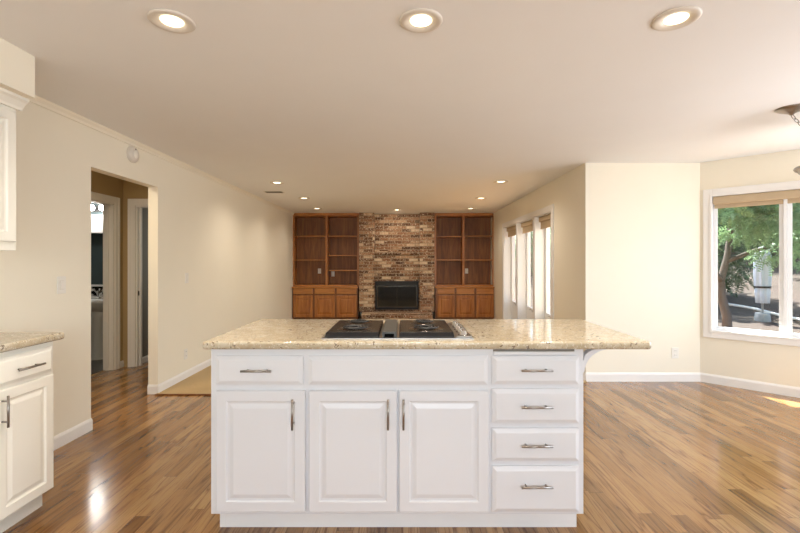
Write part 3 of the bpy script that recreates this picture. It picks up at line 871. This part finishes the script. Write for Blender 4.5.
plate('light_switch', 'switch plate in the lower right bay of the left bookcase', 'light switch', (X(333, bkY), bkY - .0, Z(274, bkY)), 0, 'switch')
plate('wall_outlet', 'outlet in the lower right bay of the right bookcase', 'outlet', (X(466.5, bkY), bkY, Z(271, bkY)), 0, 'outlet')

# ------------------------------------------------------------------ bathroom seen through the doorway
sx_, sy_ = -4.24, 5.98
sk = thing('pedestal_sink', 'white pedestal sink in the bathroom', 'sink', (sx_, sy_, .006))
MB().lathe([(.14, 0), (.14, .03), (.115, .08), (.10, .3), (.105, .55), (.13, .66), (0, .66)], seg=32).build('pedestal', 'porcelain', sk)
w = MB(); w.lathe([(0, .64), (.12, .65), (.2, .70), (.245, .77), (.255, .805), (.245, .812), (.21, .805), (.17, .75), (.08, .715), (0, .71)], seg=40, mat=Matrix.Diagonal((1.12, .95, 1, 1)))
w.box(-.27, .27, .12, .25, .70, .81, .02); w.build('basin', 'porcelain', sk)
w = MB(); w.tube([(0, .18, .81), (0, .18, .90), (0, .15, .94), (0, .09, .94), (0, .07, .91)], .011, 10)
for s in (-1, 1): w.lathe([(.018, .81), (.018, .83), (.012, .85), (.02, .86), (.02, .87), (0, .872)], (s * .1, .18, 0), 16)
w.build('faucet', 'chrome', sk)
bs = MB().box(-5.3, XA - AT - .01, BB - .012, BB - .0005, .84, .985).build('tile_backsplash', 'mosaic'); tag(bs, 'patterned mosaic tile strip above the bathroom sink', 'backsplash')
struct(MB().box(-5.3, XA - AT - .01, BB - .02, BB - .0005, .985, 1.015, .004).box(-5.3, XA - AT - .01, BB - .02, BB - .0005, .815, .84, .004).build('trim_3', 'trim_white'), 'white tile edging around the mosaic strip', 'trim')
tag(MB().box(-4.9, -3.80, BB - .10, BB - .0005, 1.755, 2.015, .006).build('lit_wall_box', 'trim_white'), 'white box standing for the brightly lit wall below the bathroom light', 'valance')  # invented box, stands for wall blown out by the vanity light
vl = thing('vanity_light', 'vanity light bar with round bulbs in the bathroom', 'wall light', (-4.36, BB, 2.115))
MB().box(-.32, .32, -.04, -.0005, -.045, .045, .008).build('bar', 'iron', vl)
for k in range(4):
    u = -.24 + .16 * k
    MB().lathe([(.028, 0), (.028, .03), (.02, .05)], (u, -.04, 0), 16, Matrix.Rotation(R(90), 4, 'X')).build('socket', 'iron', vl)
    b = bmesh.new(); bmesh.ops.create_uvsphere(b, u_segments=16, v_segments=10, radius=.045)
    for f in b.faces: f.smooth = True
    MB().add(b, Matrix.Translation((u, -.125, 0))).build('bulb', 'vanity_bulb', vl)
light('bulb_light', 'POINT', (0, -.20, -.02), 15, (1, .97, .92), None, vl, shadow_soft_size=.12)

# ------------------------------------------------------------------ outdoors
def gz(x, y):
    u = (x + y - 8.2) * D45
    z = -.25 + .055 * min(max(u, 0), 4.7)
    if u > 5.7: z += min((u - 5.7) * .17, 2.6)
    return z + .05 * math.sin(x * 1.7 + y * .6) * math.sin(y * 1.3) * (1 if u > 1.5 else 0)
b = bmesh.new(); N = 60; vs = []
for i in range(N + 1):
    for j in range(N + 1):
        x = 2.3 + i * 36 / N; y = -6 + j * 44 / N
        vs.append(b.verts.new((x, y, gz(x, y))))
for i in range(N):
    for j in range(N):
        f = b.faces.new((vs[i * (N + 1) + j], vs[(i + 1) * (N + 1) + j], vs[(i + 1) * (N + 1) + j + 1], vs[i * (N + 1) + j + 1])); f.smooth = True
w = MB(); w.add(b)
struct(w.build('ground', 'dirt'), 'brown bark covered bank outside the window', 'ground')
struct(MB().box(XR + RT, 4.3, 5.2, 12.5, -.3, -.06).build('patio', 'concrete'), 'pale concrete patio outside the tall windows', 'patio')

def spray_mesh(centers, per, size, droop, rnd):
    vs, fs = [], []
    for (c, rad) in centers:
        for _ in range(per):
            d = Vector((rnd.gauss(0, 1), rnd.gauss(0, 1), rnd.gauss(0, .8))).normalized()
            p = Vector(c) + Vector((d.x * rad[0], d.y * rad[1], d.z * rad[2])) * (.55 + .5 * rnd.random())
            dirv = (d + Vector((rnd.gauss(0, .4), rnd.gauss(0, .4), -droop + rnd.gauss(0, .3)))).normalized()
            side = dirv.cross(Vector((rnd.gauss(0, 1), rnd.gauss(0, 1), 1))).normalized()
            L = size * (.6 + .8 * rnd.random())
            # a feathery frond: a midrib with short leaflets on both sides
            nl = 5
            base = len(vs)
            up = side.cross(dirv)
            for k in range(nl):
                q = p + dirv * (L * k / nl) - up * (.15 * L * (k / nl) ** 2)
                ln = L * .34 * (1 - .6 * k / nl)
                for s in (-1, 1):
                    tip = q + dirv * ln * .8 + side * s * ln
                    i0 = len(vs); vs += [q, q + dirv * L * .14, tip]; fs.append((i0, i0 + 1, i0 + 2))
    return vs, fs
def foliage_obj(name, centers, per, size, droop, mat, parent, seed):
    vs, fs = spray_mesh(centers, per, size, droop, random.Random(seed))
    me = bpy.data.meshes.new(name); me.from_pydata([tuple(v) for v in vs], [], fs); me.materials.append(M[mat])
    o = bpy.data.objects.new(name, me); COL.objects.link(o); o.parent = parent
    return o
def tree(label, x, y, trunk, branches, clumps, per, size, mat, seed, r0=.07, group=None):
    t = thing('evergreen_tree', label, 'tree', (x, y, gz(x, y) - .02), group=group)
    w = MB(); n = len(trunk); w.tube(trunk, [r0 * (1.25 - .75 * i / (n - 1)) for i in range(n)], 12); w.build('trunk', 'bark', t)
    w = MB()
    for br in branches: w.tube(br, [.045 - .03 * i / (len(br) - 1) for i in range(len(br))], 8)
    w.build('branches', 'bark', t)
    foliage_obj('foliage', clumps, per, size, .5, mat, t, seed)
    return t
rr = random.Random(3)
ty = 8.2; tx = X(727, ty)
def clumps_for(n, bx0, bx1, by0, by1, z0, z1, rad):
    return [((rr.uniform(bx0, bx1), rr.uniform(by0, by1), rr.uniform(z0, z1)), (rad * rr.uniform(.7, 1.3), rad * rr.uniform(.7, 1.3), rad * rr.uniform(.45, .8))) for _ in range(n)]
tree('bent-trunk evergreen tree just outside the garden window', tx, ty,
     [(0, 0, 0), (.0, 0, .35), (-.06, .05, .7), (-.04, .1, 1.05), (.12, .15, 1.5), (.25, .2, 2.2), (.3, .2, 3.2), (.3, .2, 4.2)],
     [[(-.05, .08, 1.0), (-.3, 0, 1.35), (-.6, -.1, 1.7), (-.9, -.2, 1.9)], [(.1, .12, 1.4), (.5, 0, 1.6), (1.1, -.2, 1.75), (1.7, -.4, 1.75)], [(.2, .2, 1.9), (.7, .1, 2.2), (1.3, 0, 2.4)]],
     clumps_for(40, -1.0, 2.6, -1.1, -.15, 1.5, 2.6, .34) + clumps_for(26, -1.2, 2.4, -1.0, -.2, 2.5, 4.2, .42), 110, .17, 'green_bright', 11)
for i, (yy, px, h, n, lab) in enumerate(((11.4, 696, 4.5, 40, 'dark evergreen on the bank, behind the bent-trunk tree'), (14.9, 772, 4.6, 60, 'dark evergreen on the bank, behind the folded umbrella'), (11.6, 866, 4.4, 40, 'dark evergreen on the bank, at the right window edge'), (18.2, 706, 5.0, 80, 'farthest dark evergreen on the bank, left of the umbrella'), (18.6, 834, 5.0, 80, 'farthest dark evergreen on the bank, right of the umbrella'))):
    xx = X(px, yy)
    tree(lab, xx, yy, [(0, 0, 0), (.05, 0, 1.2), (0, .05, 2.6), (0, 0, h)], [[(0, 0, 1.0), (.6, -.2, 1.2), (1.1, -.3, 1.2)], [(0, 0, 1.3), (-.6, -.2, 1.5), (-1.1, -.3, 1.5)]],
         clumps_for(n, -1.15 * yy / 11.5, 1.15 * yy / 11.5, -.7, .7, .35, 2.4, .42) + clumps_for(22, -.9, .9, -.6, .6, 2.2, h, .45), 46, .25, 'green_dark', 20 + i, .13)
for i, (xx, yy) in enumerate(((5.2, 17.5), (8.4, 22.5), (3.4, 21.5))):
    tree(['leafy shrub tree past the patio, left', 'leafy shrub tree past the patio, right', 'leafy shrub tree at the back of the patio'][i], xx, yy, [(0, 0, 0), (.05, 0, .8), (0, .05, 1.6), (0, 0, 2.4)], [[(0, 0, .8), (.5, -.2, 1.1), (.9, -.3, 1.2)]],
         clumps_for(26, -1.2, 1.2, -.8, .8, .4, 2.3, .5), 34, .26, 'green_bright', 40 + i, .1)

# folded umbrella and hose on the bank
uy = 9.15; ux = X(762.5, uy); ug = gz(ux, uy)
um = thing('patio_umbrella', 'folded white patio umbrella standing outside the garden window', 'umbrella', (ux, uy, ug))
zt = Z(247, uy) - ug; zm = Z(287, uy) - ug; zl = Z(303, uy) - ug
MB().lathe([(.13, -.03), (.14, .0), (.14, .02), (.13, .16), (.12, .18), (0, .18)], seg=28).build('base_tub', 'grey_plastic', um)
MB().tube([(0, 0, .1), (0, 0, zt + .04)], .02, 12).build('pole', 'grey_plastic', um)
b = bmesh.new(); rings = []
for rad, z in ((.03, zt), (.09, zt - .04), (.13, zt - .2), (.135, zt - .55), (.125, zm + .02), (.11, zm - .02), (.115, zm - .1), (.105, zl)):
    rings.append([b.verts.new((rad * (1 + .16 * math.cos(8 * 2 * math.pi * k / 48)) * math.cos(2 * math.pi * k / 48), rad * (1 + .16 * math.cos(8 * 2 * math.pi * k / 48)) * math.sin(2 * math.pi * k / 48), z)) for k in range(48)])
for p, q in zip(rings, rings[1:]):
    for k in range(48): b.faces.new((p[k], q[k], q[(k + 1) % 48], p[(k + 1) % 48])).smooth = True
b.faces.new(rings[0]); b.faces.new(rings[-1])
bmesh.ops.recalc_face_normals(b, faces=b.faces[:])
MB().add(b).build('canopy_cloth', 'canvas_white', um)
MB().lathe([(.130, zm - .02), (.146, zm - .02), (.146, zm + .02), (.130, zm + .02), (.130, zm - .02)], seg=32).build('tie_strap', 'black_matte', um)
hp = []
for k in range(24):
    t = k / 23; yy = 10.4 - 2.2 * t; xx = X(728 + 110 * t, yy)
    hp.append((xx, yy, gz(xx, yy) + .045 + .01 * math.sin(9 * t)))
tag(MB().tube(hp, .03, 10).build('edging_pole', 'pale_hose'), 'pale pole lying across the bark bank outside the window', 'pole')
